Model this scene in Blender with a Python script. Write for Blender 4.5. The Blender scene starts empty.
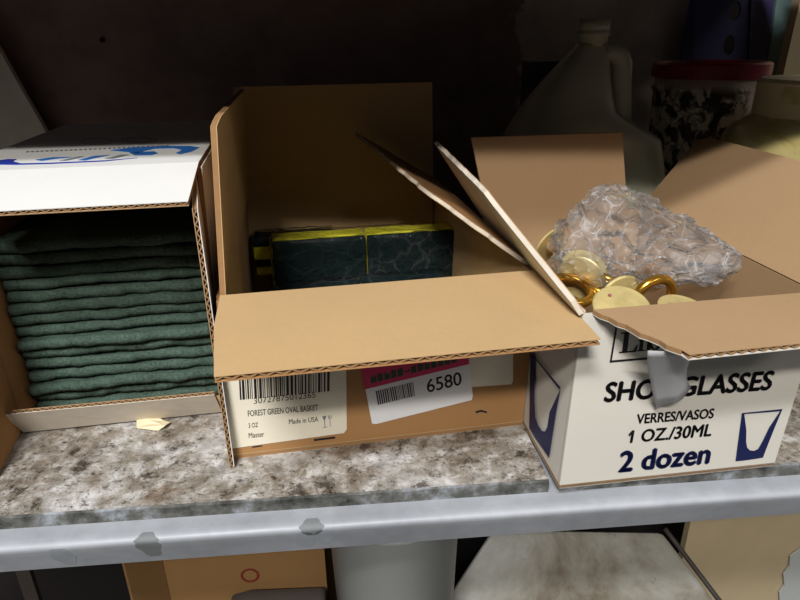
import bpy, bmesh, math, random
from mathutils import Vector, Matrix, noise
sc = bpy.context.scene
COL = sc.collection
S = 0.77                                   # layout units -> metres
R = math.radians
rnd = random.Random(7)
V = Vector

# ------------------------------------------------------------------ camera model (layout units)
F_PX = 616.0
PITCH, YAW, ROLL = R(23.0), R(4.5), R(0.8)
CAM = V((0, -0.46, 0.385))
fw = V((math.sin(YAW)*math.cos(PITCH), math.cos(YAW)*math.cos(PITCH), -math.sin(PITCH)))
_r = V((math.cos(YAW), -math.sin(YAW), 0)); _u = _r.cross(fw)
rt = (_r*math.cos(ROLL) - _u*math.sin(ROLL)).normalized(); up = rt.cross(fw)

def ray(x, y): return rt*((x-400)/F_PX) - up*((y-300)/F_PX) + fw
def onplane(x, y, p0, n):
    d = ray(x, y); return CAM + d*((V(p0)-CAM).dot(V(n))/d.dot(V(n)))
def onz(x, y, z): return onplane(x, y, (0, 0, z), (0, 0, 1))
def ony(x, y, Y): return onplane(x, y, (0, Y, 0), (0, 1, 0))

cd = bpy.data.cameras.new('camera'); cd.sensor_width = 36; cd.lens = F_PX/800*36
cd.clip_start = 0.01
cam = bpy.data.objects.new('camera', cd); COL.objects.link(cam)
m = Matrix((rt, up, -fw)).transposed().to_4x4(); m.translation = CAM*S
cam.matrix_world = m; sc.camera = cam

# ------------------------------------------------------------------ materials
def srgb(r, g, b):
    f = lambda c: (c/255/12.92 if c/255 <= 0.04045 else ((c/255+0.055)/1.055)**2.4)
    return (f(r), f(g), f(b), 1)

class MT:
    def __init__(s, name):
        s.m = bpy.data.materials.new(name); s.m.use_nodes = True
        s.t = s.m.node_tree; s.n = s.t.nodes; s.l = s.t.links
        s.p = s.n['Principled BSDF']; s.out = s.n['Material Output']
        s.tc = s.n.new('ShaderNodeTexCoord')
    def noise(s, scale, detail=4, rough=0.55, stretch=None, coord='Object', dist=0):
        n = s.n.new('ShaderNodeTexNoise'); n.inputs['Scale'].default_value = scale
        n.inputs['Detail'].default_value = detail; n.inputs['Roughness'].default_value = rough
        n.inputs['Distortion'].default_value = dist
        if stretch:
            mp = s.n.new('ShaderNodeMapping'); mp.inputs['Scale'].default_value = stretch
            s.l.new(s.tc.outputs[coord], mp.inputs['Vector']); s.l.new(mp.outputs[0], n.inputs['Vector'])
        else: s.l.new(s.tc.outputs[coord], n.inputs['Vector'])
        return n.outputs['Fac']
    def ramp(s, fac, stops, interp='LINEAR'):
        r = s.n.new('ShaderNodeValToRGB'); e = r.color_ramp.elements; r.color_ramp.interpolation = interp
        while len(e) < len(stops): e.new(0.5)
        for k, (p, c) in enumerate(stops):
            e[k].position = p; e[k].color = c if len(c) == 4 else (*c, 1)
        s.l.new(fac, r.inputs[0]); return r.outputs[0]
    def mix(s, fac, a, b, mode='MIX'):
        n = s.n.new('ShaderNodeMix'); n.data_type = 'RGBA'; n.blend_type = mode
        for k, v in ((0, fac), (6, a), (7, b)):
            if isinstance(v, (int, float)): n.inputs[k].default_value = v
            elif isinstance(v, tuple): n.inputs[k].default_value = v
            else: s.l.new(v, n.inputs[k])
        return n.outputs[2]
    def base(s, c):
        if isinstance(c, tuple): s.p.inputs['Base Color'].default_value = c
        else: s.l.new(c, s.p.inputs['Base Color'])
    def set(s, **k):
        for a, v in k.items(): s.p.inputs[a.replace('_', ' ')].default_value = v
        return s
    def bump(s, h, strength=0.3, dist=0.002):
        b = s.n.new('ShaderNodeBump'); b.inputs['Strength'].default_value = strength
        b.inputs['Distance'].default_value = dist
        s.l.new(h, b.inputs['Height']); s.l.new(b.outputs[0], s.p.inputs['Normal'])

def board_mat(name, c, dark=0.86, rough=0.85, grain=260, bump=0.08):
    t = MT(name); t.set(Roughness=rough); t.p.inputs['Specular IOR Level'].default_value = 0.25
    n1 = t.noise(grain, 3); n2 = t.noise(14, 4)
    d = tuple(x*dark for x in c[:3]) + (1,)
    d2 = tuple(x*(dark+.04) for x in c[:3]) + (1,)
    a = t.mix(n1, d, c); b = t.mix(n2, d2, (1, 1, 1, 1))
    t.base(t.mix(0.35, a, t.ramp(n2, [(0.35, d), (0.65, c)]))); t.bump(n1, bump, 0.0006); return t.m

def plain(name, c, rough=0.6, metal=0.0, spec=0.4, var=0.12, scale=40):
    t = MT(name); t.set(Roughness=rough, Metallic=metal); t.p.inputs['Specular IOR Level'].default_value = spec
    d = tuple(x*(1-var) for x in c[:3]) + (1,)
    t.base(t.ramp(t.noise(scale), [(0.35, d), (0.65, c)])); return t.m

KRAFT = board_mat('kraft_cardboard', srgb(193, 161, 117))
KRAFT_OUT = board_mat('kraft_cardboard_outside', srgb(168, 126, 82))
KRAFT_TAN = board_mat('tan_cardboard', srgb(172, 141, 106))
KRAFT_CORE = board_mat('corrugated_medium', srgb(160, 124, 86), 0.7)
WHITE_CARTON = board_mat('off_white_carton_board', srgb(206, 202, 192), 0.95, 0.55, 60, 0.03)
WHITE_BOARD = board_mat('white_coated_board', srgb(220, 220, 218), 0.95, 0.55, 60, 0.03)
GREYBACK = board_mat('torn_grey_board', srgb(212, 202, 186), 0.75, 0.9, 120, 0.5)
LABEL = plain('label_paper', srgb(226, 219, 200), 0.6, var=0.03)
STICKER = plain('sticker_paper', srgb(224, 224, 226), 0.4, var=0.02)
INK = plain('black_ink', srgb(26, 24, 28), 0.5, var=0.1)
NAVY = plain('navy_ink', srgb(22, 30, 74), 0.5, var=0.1)
BLUE = plain('blue_ink', srgb(40, 110, 190), 0.5, var=0.15, scale=25)
DBLUE = plain('deep_blue_ink', srgb(30, 50, 150), 0.5, var=0.1)
GREYINK = plain('grey_ink', srgb(120, 125, 132), 0.5, var=0.1)
PINK = plain('magenta_band', srgb(196, 34, 84), 0.5, var=0.05)
DGREEN = plain('dark_green_ink', srgb(22, 60, 34), 0.5, var=0.1)
PADINK = plain('rivet_red', srgb(150, 70, 90), 0.4)

def pad_mat(name, c):
    t = MT(name); t.set(Roughness=0.95); t.p.inputs['Specular IOR Level'].default_value = 0.15
    n = t.noise(420, 4, 0.7); n2 = t.noise(60, 3)
    a = t.ramp(n, [(0.3, tuple(x*0.35 for x in c[:3])+(1,)), (0.62, c), (0.8, tuple(min(1, x*1.9) for x in c[:3])+(1,))])
    t.base(t.mix(0.25, a, t.ramp(n2, [(0.3, (0.01, 0.015, 0.012, 1)), (0.7, c)]))); t.bump(n, 0.9, 0.002); return t.m
PAD = pad_mat('green_scouring_fibre', srgb(84, 104, 92))
SCRUB = pad_mat('dark_green_scrub', srgb(18, 42, 43))
def foam():
    t = MT('yellow_foam'); t.set(Roughness=0.9)
    n = t.noise(300, 3, 0.6)
    t.base(t.ramp(n, [(0.3, srgb(190, 188, 20)), (0.38, srgb(250, 244, 50)), (0.8, srgb(255, 250, 76))])); t.bump(n, 0.7, 0.002); return t.m
FOAM = foam()

def film(name, tint, haze, rough=0.12, edge=0.35, crease_glint=0, cs=34):
    # thin clear plastic: mostly see-through, glossy by Fresnel, a little milky
    t = MT(name); t.n.remove(t.p)
    tr = t.n.new('ShaderNodeBsdfTransparent'); tr.inputs[0].default_value = (*tint, 1)
    gl = t.n.new('ShaderNodeBsdfGlossy'); gl.inputs['Roughness'].default_value = rough
    df = t.n.new('ShaderNodeBsdfTranslucent'); df.inputs[0].default_value = (0.85, 0.86, 0.88, 1)
    d2 = t.n.new('ShaderNodeBsdfDiffuse'); d2.inputs[0].default_value = (0.92, 0.93, 0.96, 1)
    lw = t.n.new('ShaderNodeLayerWeight'); lw.inputs[0].default_value = edge
    n = t.noise(180, 4, 0.6)
    hz = None
    if crease_glint:                               # white lines in the haze stand in for glints along creases
        pass
        vo = t.n.new('ShaderNodeTexVoronoi'); vo.feature = 'DISTANCE_TO_EDGE'; vo.inputs['Scale'].default_value = cs
        v2 = t.n.new('ShaderNodeTexVoronoi'); v2.feature = 'DISTANCE_TO_EDGE'; v2.inputs['Scale'].default_value = cs*2.3
        dn = t.n.new('ShaderNodeTexNoise'); dn.inputs['Scale'].default_value = cs*0.7; dn.inputs['Detail'].default_value = 3
        t.l.new(t.tc.outputs['Object'], dn.inputs['Vector'])
        wp = t.n.new('ShaderNodeVectorMath'); wp.operation = 'MULTIPLY_ADD'; wp.inputs[1].default_value = (1.1/cs, 1.1/cs, 1.1/cs)
        t.l.new(dn.outputs['Color'], wp.inputs[0]); t.l.new(t.tc.outputs['Object'], wp.inputs[2])
        t.l.new(wp.outputs[0], vo.inputs[0]); t.l.new(wp.outputs[0], v2.inputs[0])
        h1 = t.ramp(vo.outputs['Distance'], [(0.0, (crease_glint,)*3), (0.022, (crease_glint*.5,)*3), (0.06, (haze,)*3)])
        h2 = t.ramp(v2.outputs['Distance'], [(0.0, (crease_glint*.45,)*3), (0.03, (crease_glint*.25,)*3), (0.07, (0, 0, 0))])
        big = t.ramp(t.noise(cs*0.45, 3), [(0.42, (0.35,)*3), (0.58, (1, 1, 1))])
        hz = t.mix(1.0, t.mix(1.0, h1, h2, 'LIGHTEN'), big, 'MULTIPLY')
    b = t.n.new('ShaderNodeBump'); b.inputs['Strength'].default_value = 0.6; b.inputs['Distance'].default_value = 0.002
    t.l.new(n, b.inputs['Height']); t.l.new(b.outputs[0], gl.inputs['Normal']); t.l.new(b.outputs[0], lw.inputs['Normal'])
    m0 = t.n.new('ShaderNodeMixShader'); m0.inputs[0].default_value = 0.5
    t.l.new(df.outputs[0], m0.inputs[1]); t.l.new(d2.outputs[0], m0.inputs[2])
    m1 = t.n.new('ShaderNodeMixShader'); m1.inputs[0].default_value = haze
    if hz: t.l.new(hz, m1.inputs[0])
    t.l.new(tr.outputs[0], m1.inputs[1]); t.l.new(m0.outputs[0], m1.inputs[2])
    m2 = t.n.new('ShaderNodeMixShader'); t.l.new(lw.outputs['Fresnel'], m2.inputs[0])
    t.l.new(m1.outputs[0], m2.inputs[1]); t.l.new(gl.outputs[0], m2.inputs[2])
    t.l.new(m2.outputs[0], t.out.inputs[0]); return t.m
FILM = film('clear_bag_film', (0.995, 0.995, 0.995), 0.17, 0.24, 0.24, 0.6, 46)
WRAP = film('shrink_wrap_film', (0.98, 0.98, 0.99), 0.012, 0.10, 0.16, 0.09, 34)
TAPE = film('cloudy_tape_film', (0.9, 0.9, 0.9), 0.86, 0.35, 0.1)

def brass(name, c, rough, metal=0.85):
    t = MT(name); t.set(Metallic=metal, Roughness=rough)
    n = t.noise(70, 4); t.base(t.ramp(n, [(0.3, tuple(x*0.75 for x in c[:3])+(1,)), (0.6, c)])); return t.m
BRASS = brass('polished_brass', srgb(214, 160, 62), 0.22)
MEDAL = brass('pale_gold_plate', srgb(216, 196, 134), 0.45, 0.3)

def grime():
    t = MT('grimy_shelf_board'); t.set(Roughness=0.6); t.p.inputs['Specular IOR Level'].default_value = 0.3
    big = t.noise(15, 8, 0.72, dist=0.3); mid = t.noise(70, 8, 0.75, dist=0.3); fine = t.noise(260, 4, 0.7)
    c = t.ramp(mid, [(0.36, srgb(60, 52, 44)), (0.44, srgb(118, 109, 97)), (0.52, srgb(158, 152, 144)), (0.62, srgb(214, 213, 212))])
    c2 = t.ramp(big, [(0.38, srgb(96, 84, 70)), (0.5, srgb(150, 142, 130)), (0.59, srgb(212, 212, 213))])
    c = t.mix(0.42, c, c2)
    spk = t.ramp(fine, [(0.34, (0.05, 0.04, 0.03, 1)), (0.43, (1, 1, 1, 1))])
    c = t.mix(0.75, c, spk, 'MULTIPLY')
    st = t.ramp(t.noise(62, 7, 0.78, dist=0.15), [(0.38, srgb(84, 70, 56)), (0.45, (1, 1, 1, 1))])
    c = t.mix(0.8, c, st, 'MULTIPLY')
    rust = t.ramp(t.noise(17, 6, 0.7, (1, 2, 1)), [(0.58, (1, 1, 1, 1)), (0.7, srgb(200, 164, 134))])
    c = t.mix(0.7, c, rust, 'MULTIPLY')
    t.base(c); t.bump(mid, 0.35, 0.002); return t.m
GRIME = grime()
def grime_edge():
    t = MT('worn_board_edge'); t.set(Roughness=0.6)
    c = t.ramp(t.noise(30, 7, 0.7), [(0.36, srgb(36, 36, 34)), (0.5, srgb(92, 92, 88)), (0.64, srgb(150, 156, 164))])
    t.base(c); return t.m
GRIME_EDGE = grime_edge()
def galv():
    t = MT('dull_galvanised_steel'); t.set(Metallic=0.1, Roughness=0.6)
    n = t.noise(9, 5, 0.6); f = t.noise(90, 3, 0.6)
    c = t.ramp(n, [(0.38, srgb(154, 158, 165)), (0.6, srgb(174, 178, 185))])
    c = t.mix(0.25, c, t.ramp(f, [(0.3, srgb(140, 143, 150)), (0.7, srgb(178, 182, 188))]))
    t.base(c)
    r = t.ramp(n, [(0.4, (0.52,)*3+(1,)), (0.62, (0.66,)*3+(1,))]); t.l.new(r, t.p.inputs['Roughness']); return t.m
STEEL = galv()
DULLSPOT = plain('dried_spill', srgb(126, 130, 132), 0.8, 0.1, var=0.15)
PALESPOT = plain('pale_spill', srgb(162, 168, 176), 0.8, 0.1, var=0.15)
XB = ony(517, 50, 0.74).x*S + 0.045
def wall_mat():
    t = MT('back_wall_two_tone'); t.set(Roughness=0.9)
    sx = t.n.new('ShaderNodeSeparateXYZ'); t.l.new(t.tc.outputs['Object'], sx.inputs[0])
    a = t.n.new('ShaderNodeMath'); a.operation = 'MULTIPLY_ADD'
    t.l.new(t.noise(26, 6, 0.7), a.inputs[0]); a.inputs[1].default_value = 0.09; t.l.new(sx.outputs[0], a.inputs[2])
    fac = t.ramp(a.outputs[0], [(XB, (0, 0, 0, 1)), (XB+0.006, (1, 1, 1, 1))])  # ragged edge between a darker left and a paler right
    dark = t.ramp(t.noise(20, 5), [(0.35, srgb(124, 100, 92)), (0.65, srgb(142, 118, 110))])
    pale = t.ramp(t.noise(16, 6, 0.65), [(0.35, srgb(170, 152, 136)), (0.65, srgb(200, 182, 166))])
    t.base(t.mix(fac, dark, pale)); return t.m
WALL = wall_mat()
DARKHOLE = plain('black_recess', srgb(8, 7, 8), 0.9)
KRAFT_DIM = board_mat('dim_brown_cardboard', srgb(142, 108, 68))  # kraft darkened in colour for the dim space under the shelf
DIRTY_PANEL = board_mat('stained_pale_panel', srgb(226, 214, 196), 0.5, 0.8, 24, 0.1)
JUGM = MT('milky_plastic'); JUGM.set(Roughness=0.4, Transmission_Weight=0.0)
JUGM.base(JUGM.ramp(JUGM.noise(8), [(0.3, srgb(160, 158, 138)), (0.7, srgb(178, 176, 156))])); JUGM.p.inputs['Subsurface Weight'].default_value = 0.0
JUGM = JUGM.m
def splat():
    t = MT('splashed_bucket_plastic'); t.set(Roughness=0.5)
    n = t.noise(34, 6, 0.7, dist=1.0)
    sx = t.n.new('ShaderNodeSeparateXYZ'); t.l.new(t.tc.outputs['Object'], sx.inputs[0])
    msk = t.ramp(sx.outputs[2], [(0.232, (1, 1, 1, 1)), (0.242, (0, 0, 0, 1))])
    c = t.ramp(n, [(0.47, srgb(44, 34, 30)), (0.55, srgb(214, 200, 184))])
    t.base(t.mix(msk, srgb(196, 176, 160), c)); return t.m
SPLAT = splat()
RED = plain('dark_red_plastic', srgb(140, 26, 40), 0.4)
BLUESTEEL = plain('dark_blue_painted_steel', srgb(44, 42, 78), 0.5, 0.2)
TEALP = plain('teal_paint', srgb(78, 100, 98), 0.7)
BEIGE = board_mat('beige_board', srgb(196, 178, 144), 0.85, 0.8, 40, 0.05)
def jarm():
    t = MT('murky_jar_plastic'); t.set(Roughness=0.3)
    c = t.ramp(t.noise(16, 6, 0.65, dist=0.5), [(0.34, srgb(140, 118, 44)), (0.52, srgb(214, 198, 132)), (0.68, srgb(232, 222, 180))])
    t.base(c); return t.m
JAR = jarm()
JARLID = plain('cream_lid_plastic', srgb(236, 218, 178), 0.45, var=0.1, scale=12)
LIDPATCH = plain('pale_yellow_patch', srgb(236, 222, 160), 0.25, var=0.35, scale=60)
WHITEPLASTIC = plain('white_plastic', srgb(190, 194, 192), 0.4, var=0.06, scale=8)
def dirtywhite():
    t = MT('dirty_white_plastic'); t.set(Roughness=0.6)
    c = t.ramp(t.noise(7, 8, 0.7, dist=0.5), [(0.35, srgb(98, 88, 72)), (0.5, srgb(140, 137, 126)), (0.65, srgb(162, 164, 162))])
    k = t.ramp(t.noise(30, 5, 0.7), [(0.28, srgb(60, 50, 42)), (0.36, (1, 1, 1, 1))])
    t.base(t.mix(0.7, c, k, 'MULTIPLY')); return t.m
DIRTYWHITE = dirtywhite()
REDINK = plain('red_marker_ink', srgb(120, 44, 34), 0.6)
CHAR = plain('charcoal_plastic', srgb(62, 56, 52), 0.6)
FLOORM = plain('grey_floor_tile', srgb(84, 80, 76), 0.7, var=0.12, scale=10)
DARKSTEEL = plain('darkened_steel', srgb(34, 32, 33), 0.7)  # shade held in the colour: cuts bounce overhead, blackens the lower shelf
PAPER = plain('cream_paper', srgb(232, 218, 184), 0.8, var=0.06)

# ------------------------------------------------------------------ builders
ORG = {}
def root(name, label, cat, loc, group=None, rot=None):
    o = bpy.data.objects.new(name, None); o.empty_display_size = 0.02; COL.objects.link(o)
    o.location = V(loc)*S
    if rot: o.rotation_euler = rot
    ORG[o] = V(loc) if rot is None else V((0, 0, 0))
    tag(o, label, cat, group); return o
def tag(o, label, cat, group=None):
    o['label'] = label; o['category'] = cat
    if group: o['group'] = group
    return o
def mesh(name, vs, fs, mats, parent=None, mi=None, smooth=False, local=False, bevel=0):
    """vs in layout units, world coordinates (or local=True: around the parent's own origin)"""
    mats = mats if isinstance(mats, (list, tuple)) else [mats]
    me = bpy.data.meshes.new(name)
    vs = [V(v) for v in vs]
    if local: off = V((0, 0, 0))
    elif parent is not None: off = ORG[parent]
    else:
        lo = [min(v[k] for v in vs) for k in range(3)]; hi = [max(v[k] for v in vs) for k in range(3)]
        off = V(((lo[0]+hi[0])/2, (lo[1]+hi[1])/2, lo[2]))
    me.from_pydata([tuple((v-off)*S) for v in vs], [], fs)
    for mm in mats: me.materials.append(mm)
    bm = bmesh.new(); bm.from_mesh(me)
    if mi:
        bm.faces.ensure_lookup_table()
        for f, k in zip(bm.faces, mi): f.material_index = k
    bmesh.ops.recalc_face_normals(bm, faces=bm.faces[:])
    for f in bm.faces: f.smooth = smooth
    bm.to_mesh(me); bm.free()
    o = bpy.data.objects.new(name, me); COL.objects.link(o)
    if parent is None: o.location = off*S
    else: o.parent = parent
    ORG[o] = off if parent is None else (V((0, 0, 0)) if local else ORG[parent])
    if bevel:
        b = o.modifiers.new('bevel', 'BEVEL'); b.width = bevel*S; b.segments = 3; b.limit_method = 'ANGLE'
    return o

class G:                                    # accumulates geometry of ONE part
    def __init__(s): s.v = []; s.f = []; s.m = []
    def add(s, vs, fs, mi=0):
        k = len(s.v); s.v += [V(v) for v in vs]; s.f += [[i+k for i in f] for f in fs]
        s.m += [mi]*len(fs); return s
    def slab(s, poly, n, t, mi=0, side_mi=None, top_mi=None, bot_mi=None):
        """prism over planar polygon, from poly-n*t/2 to poly+n*t/2"""
        n = V(n).normalized(); k = len(poly); side_mi = mi if side_mi is None else side_mi
        a = [V(p)+n*t/2 for p in poly]; b = [V(p)-n*t/2 for p in poly]
        s.add(a+b, [list(range(k))], mi if top_mi is None else top_mi); base = len(s.v)-2*k
        s.f.append([base+k+i for i in reversed(range(k))]); s.m.append(mi if bot_mi is None else bot_mi)
        for i in range(k):
            j = (i+1) % k; s.f.append([base+i, base+k+i, base+k+j, base+j]); s.m.append(side_mi)
        return s
    def box(s, lo, hi, mi=0, M=None):
        x0, y0, z0 = lo; x1, y1, z1 = hi
        vs = [V(p) for p in ((x0,y0,z0),(x1,y0,z0),(x1,y1,z0),(x0,y1,z0),(x0,y0,z1),(x1,y0,z1),(x1,y1,z1),(x0,y1,z1))]
        if M: vs = [M @ v for v in vs]
        return s.add(vs, [[0,3,2,1],[4,5,6,7],[0,1,5,4],[1,2,6,5],[2,3,7,6],[3,0,4,7]], mi)
    def loft(s, rings, mi=0, cap=True, closed=True):
        n = len(rings[0]); k = len(s.v)
        for r in rings: s.v += [V(p) for p in r]
        for i in range(len(rings)-1):
            for j in range(n if closed else n-1):
                q = (j+1) % n
                s.f.append([k+i*n+j, k+i*n+q, k+(i+1)*n+q, k+(i+1)*n+j]); s.m.append(mi)
        if cap:
            s.f.append([k+j for j in range(n)]); s.m.append(mi)
            s.f.append([k+(len(rings)-1)*n+j for j in range(n)]); s.m.append(mi)
        return s
    def lathe(s, c, prof, seg=48, mi=0, cap=True):
        c = V(c)
        return s.loft([[c+V((r*math.cos(2*math.pi*j/seg), r*math.sin(2*math.pi*j/seg), z)) for j in range(seg)] for r, z in prof], mi, cap)
    def tube(s, pts, rad, seg=12, mi=0, closed=False):
        pts = [V(p) for p in pts]; rings = []; N = len(pts)
        for i, p in enumerate(pts):
            a = pts[(i-1) % N] if (closed or i) else p; b = pts[(i+1) % N] if (closed or i < N-1) else p
            t = (b-a).normalized(); x = t.cross(V((0.13, 0.31, 0.94))).normalized(); y = t.cross(x)
            rr = rad[i] if isinstance(rad, list) else rad
            rings.append([p + x*rr*math.cos(2*math.pi*j/seg) + y*rr*math.sin(2*math.pi*j/seg) for j in range(seg)])
        if closed: rings.append(rings[0])
        return s.loft(rings, mi, not closed)
    def flutes(s, a, b, inward, n, t, lam, depth, mi=0):
        """corrugated medium showing along edge a-b of a board of thickness t"""
        a, b = V(a), V(b); n = V(n).normalized(); L = (b-a).length; w = max(2, round(L/lam)); per = 6
        N = w*per; amp = t/2; vs = []; k = len(s.v); th = 0.0006
        for i in range(N+1):
            ph = (i % per)/per
            h = amp*(1-abs(ph*2-1)*2)*0.92
            h += amp*0.08*math.sin(i*1.7)
            p = a.lerp(b, i/N)
            for q in (0, depth):
                for e in (th, -th): vs.append(p + n*(h+e) + V(inward)*q)
        s.v += vs
        for i in range(N):
            o = k+i*4; p = o+4
            for quad in ([o, o+1, p+1, p], [o, p, p+2, o+2], [o+1, o+3, p+3, p+1]):
                s.f.append(quad); s.m.append(mi)
        return s
    def build(s, name, mats, parent=None, **kw): return mesh(name, s.v, s.f, mats, parent, mi=s.m, **kw)

def panel(name, poly, n, parent, inner, outer, core=KRAFT_CORE, t=0.0048, flute=(), lam=0.0115, tl=0.0007):
    """corrugated board: inner liner on +n, outer liner on -n, real flutes along the listed edges"""
    n = V(n).normalized(); poly = [V(p) for p in poly]; g = G(); k = len(poly)
    h = t/2 - tl/2
    g.slab([p+n*h for p in poly], n, tl, 0); g.slab([p-n*h for p in poly], n, tl, 1)
    c = sum(poly, V((0, 0, 0)))/k
    if flute:
        ip = list(poly)
        for e in flute:
            a, b = poly[e], poly[(e+1) % k]; q = n.cross(b-a).normalized()
            if q.dot(c-a) < 0: q = -q
            dep = 0.009
            g.flutes(a+q*0.0003, b+q*0.0003, q, n, t-2*tl, lam, dep, 2)
            ip[e] = ip[e]+q*dep; ip[(e+1) % k] = ip[(e+1) % k]+q*dep
        g.slab(ip, n, t-2*tl-0.0001, 2)
    else: g.slab(poly, n, t-2*tl-0.0001, 2)
    return g.build(name, [inner, outer, core], parent)

def ragged(a, b, steps, amp, n, seed):
    """points from a to b (excluded) jittered in plane, a torn edge"""
    r = random.Random(seed); a, b = V(a), V(b); q = V(n).normalized().cross(b-a).normalized(); out = []
    for i in range(steps):
        p = a.lerp(b, i/steps)
        if i: p = p + q*r.uniform(-amp, amp) + (b-a)/steps*r.uniform(-0.3, 0.3)
        out.append(p)
    return out

_font = None
def text_mesh(s, bold=0.0):
    cu = bpy.data.curves.new('txt', 'FONT'); cu.body = s; cu.size = 1; cu.resolution_u = 4
    o = bpy.data.objects.new('txt', cu); COL.objects.link(o)
    dg = bpy.context.evaluated_depsgraph_get(); dg.update()
    me = bpy.data.meshes.new_from_object(o.evaluated_get(dg))
    vs = [v.co.copy() for v in me.vertices]; fs = [list(p.vertices) for p in me.polygons]
    bpy.data.objects.remove(o); bpy.data.meshes.remove(me); bpy.data.curves.remove(cu)
    if bold:                                 # heavier strokes: the same glyphs spread sideways and up/down
        n = len(vs); v0 = list(vs); f0 = list(fs)
        for k, (dx, dy) in enumerate(((-1, 0), (1, 0), (0, 0.7), (0, -0.7))):
            vs += [v + V((dx*bold, dy*bold, 0)) for v in v0]; fs += [[i+n*(k+1) for i in f] for f in f0]
    return vs, fs
class Plane:                                # a printed face: pixels of the photograph -> points on that face
    def __init__(s, p0, n, lift=0.0006): s.n = V(n).normalized(); s.p0 = V(p0)+s.n*lift; s.lift = lift
    def at(s, x, y, l=0): return onplane(x, y, s.p0+s.n*l, s.n)
    def text(s, name, body, BL, BR, TL, mat, parent, bold=0.0, l=0.0003):
        vs, fs = text_mesh(body, bold)
        x0 = min(v.x for v in vs); x1 = max(v.x for v in vs); y0 = min(v.y for v in vs); y1 = max(v.y for v in vs)
        o, a, b = s.at(*BL, l), s.at(*BR, l), s.at(*TL, l)
        ex, ey = (a-o)/(x1-x0), (b-o)/(y1-y0)
        return mesh(name, [o+ex*(v.x-x0)+ey*(v.y-y0) for v in vs], fs, mat, parent)
    def poly(s, name, pts, mat, parent, t=0.0004, l=0.0):
        return G().slab([s.at(*p, l) for p in pts], s.n, t).build(name, mat, parent)
    def ring(s, g, outer, inner, l=0.0, closed=True):
        A = [s.at(*p, l) for p in outer]; B = [s.at(*p, l) for p in inner]; k = len(A)
        g.add(A+B, [[i, (i+1) % k, k+(i+1) % k, k+i] for i in range(k if closed else k-1)])
    def bars(s, name, BL, BR, TL, widths, mat, parent, l=0.0003):
        o, a, b = s.at(*BL, l), s.at(*BR, l), s.at(*TL, l); tot = sum(widths); x = 0; g = G()
        for i, w in enumerate(widths):
            if i % 2 == 0:
                p, q = o+(a-o)*(x/tot), o+(a-o)*((x+w)/tot); g.add([p, q, q+(b-o), p+(b-o)], [[0, 1, 2, 3]])
            x += w
        return g.build(name, mat, parent)

Z = V((0, 0, 1))
class Box:                                  # local frame of a carton: u along its front, v into it, z up
    def __init__(s, o, ang): s.o = V(o); s.d = V((math.cos(R(ang)), math.sin(R(ang)), 0)); s.n = V((-math.sin(R(ang)), math.cos(R(ang)), 0))
    def __call__(s, u, v, z): return s.o + s.d*u + s.n*v + Z*z

# ------------------------------------------------------------------ the setting
def struct(o): o['kind'] = 'structure'; return o
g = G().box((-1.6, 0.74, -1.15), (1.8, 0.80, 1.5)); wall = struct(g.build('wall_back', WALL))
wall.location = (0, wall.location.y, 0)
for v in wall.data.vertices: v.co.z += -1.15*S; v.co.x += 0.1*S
g = G().box((-1.6, -3.4, -1.2), (1.8, 0.80, -1.15)); struct(g.build('floor', FLOORM))
o = G().lathe((0, 0, 0), [(0.004, 0), (0.004, 0.004)], 16).build('nail_hole', DARKHOLE, wall, local=True)
o.rotation_euler = (R(90), 0, 0); p = ony(103, 40, 0.74)
o.location = (V((p.x, 0.7385, p.z))*S) - wall.location

LIP = [(-0.018, 0.0), (-0.0235, -0.0002), (-0.0262, -0.0012), (-0.0280, -0.0030), (-0.0283, -0.0052), (-0.0270, -0.0090),
       (-0.0235, -0.0168), (-0.0200, -0.0246), (-0.0165, -0.0324), (-0.0120, -0.0425)]
# steel shelf: bent sheet with a rolled front edge
def steel_shelf(name, z, label, y1=0.72, x0=-0.72, x1=0.95):
    prof = [(y1, z-0.004), (y1, z), (-0.0125, z)] + [(y, z+dz) for y, dz in LIP] + [(-0.0095, z-0.0415), (-0.0155, z-0.027), (-0.0215, z-0.013), (-0.0225, z-0.004), (-0.010, z-0.004)]
    t = root(name, label, 'shelf', (0.1, 0.3, z-0.037))
    g = G().loft([[(x, y, zz) for y, zz in prof] for x in (x0, x1)])
    o = g.build('shelf_sheet', STEEL, t)
    for f in o.data.polygons: f.use_smooth = True
    e = o.modifiers.new('split', 'EDGE_SPLIT'); e.split_angle = R(50)
    return t
ZB = -0.014
sh = steel_shelf('metal_shelf', ZB, 'dull grey steel shelf with rolled front edge carrying the three opened cartons')
# dried spills on the rolled edge (thin skins following it)
def spill(pts_x, zt, zb, mat, name):
    pts = [V((y, dz)) for y, dz in LIP]; prof = []
    for k in range(len(pts)-1):
        tdir = (pts[k+1]-pts[k]).normalized(); nn_ = V((tdir.y, -tdir.x))
        if nn_.x > 0 and nn_.y < 0.2: nn_ = -nn_
        for q in (0, 0.5): c_ = pts[k].lerp(pts[k+1], q); prof.append((c_.x-0.0003, ZB+c_.y+0.0003))
    prof = prof[zt:zb]; r = random.Random(len(name)+int(pts_x*1000)); g = G(); n = 9; rings = []
    for i, (y, z) in enumerate(prof):
        w = (0.0105+0.0012*math.sin(i*1.3+pts_x*90))*math.sqrt(max(0.02, 1-((2*(i+0.5)/len(prof))-1)**2))*min(1, len(prof)/11)
        rings.append([(pts_x+w*(2*j/(n-1)-1), y, z) for j in range(n)])
    g.loft(rings, 0, False, False).build(name, mat, sh, smooth=True)
spill(-0.192, 1, 17, DULLSPOT, 'dried_spill'); spill(-0.048, 0, 12, DULLSPOT, 'dried_spill')
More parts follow.
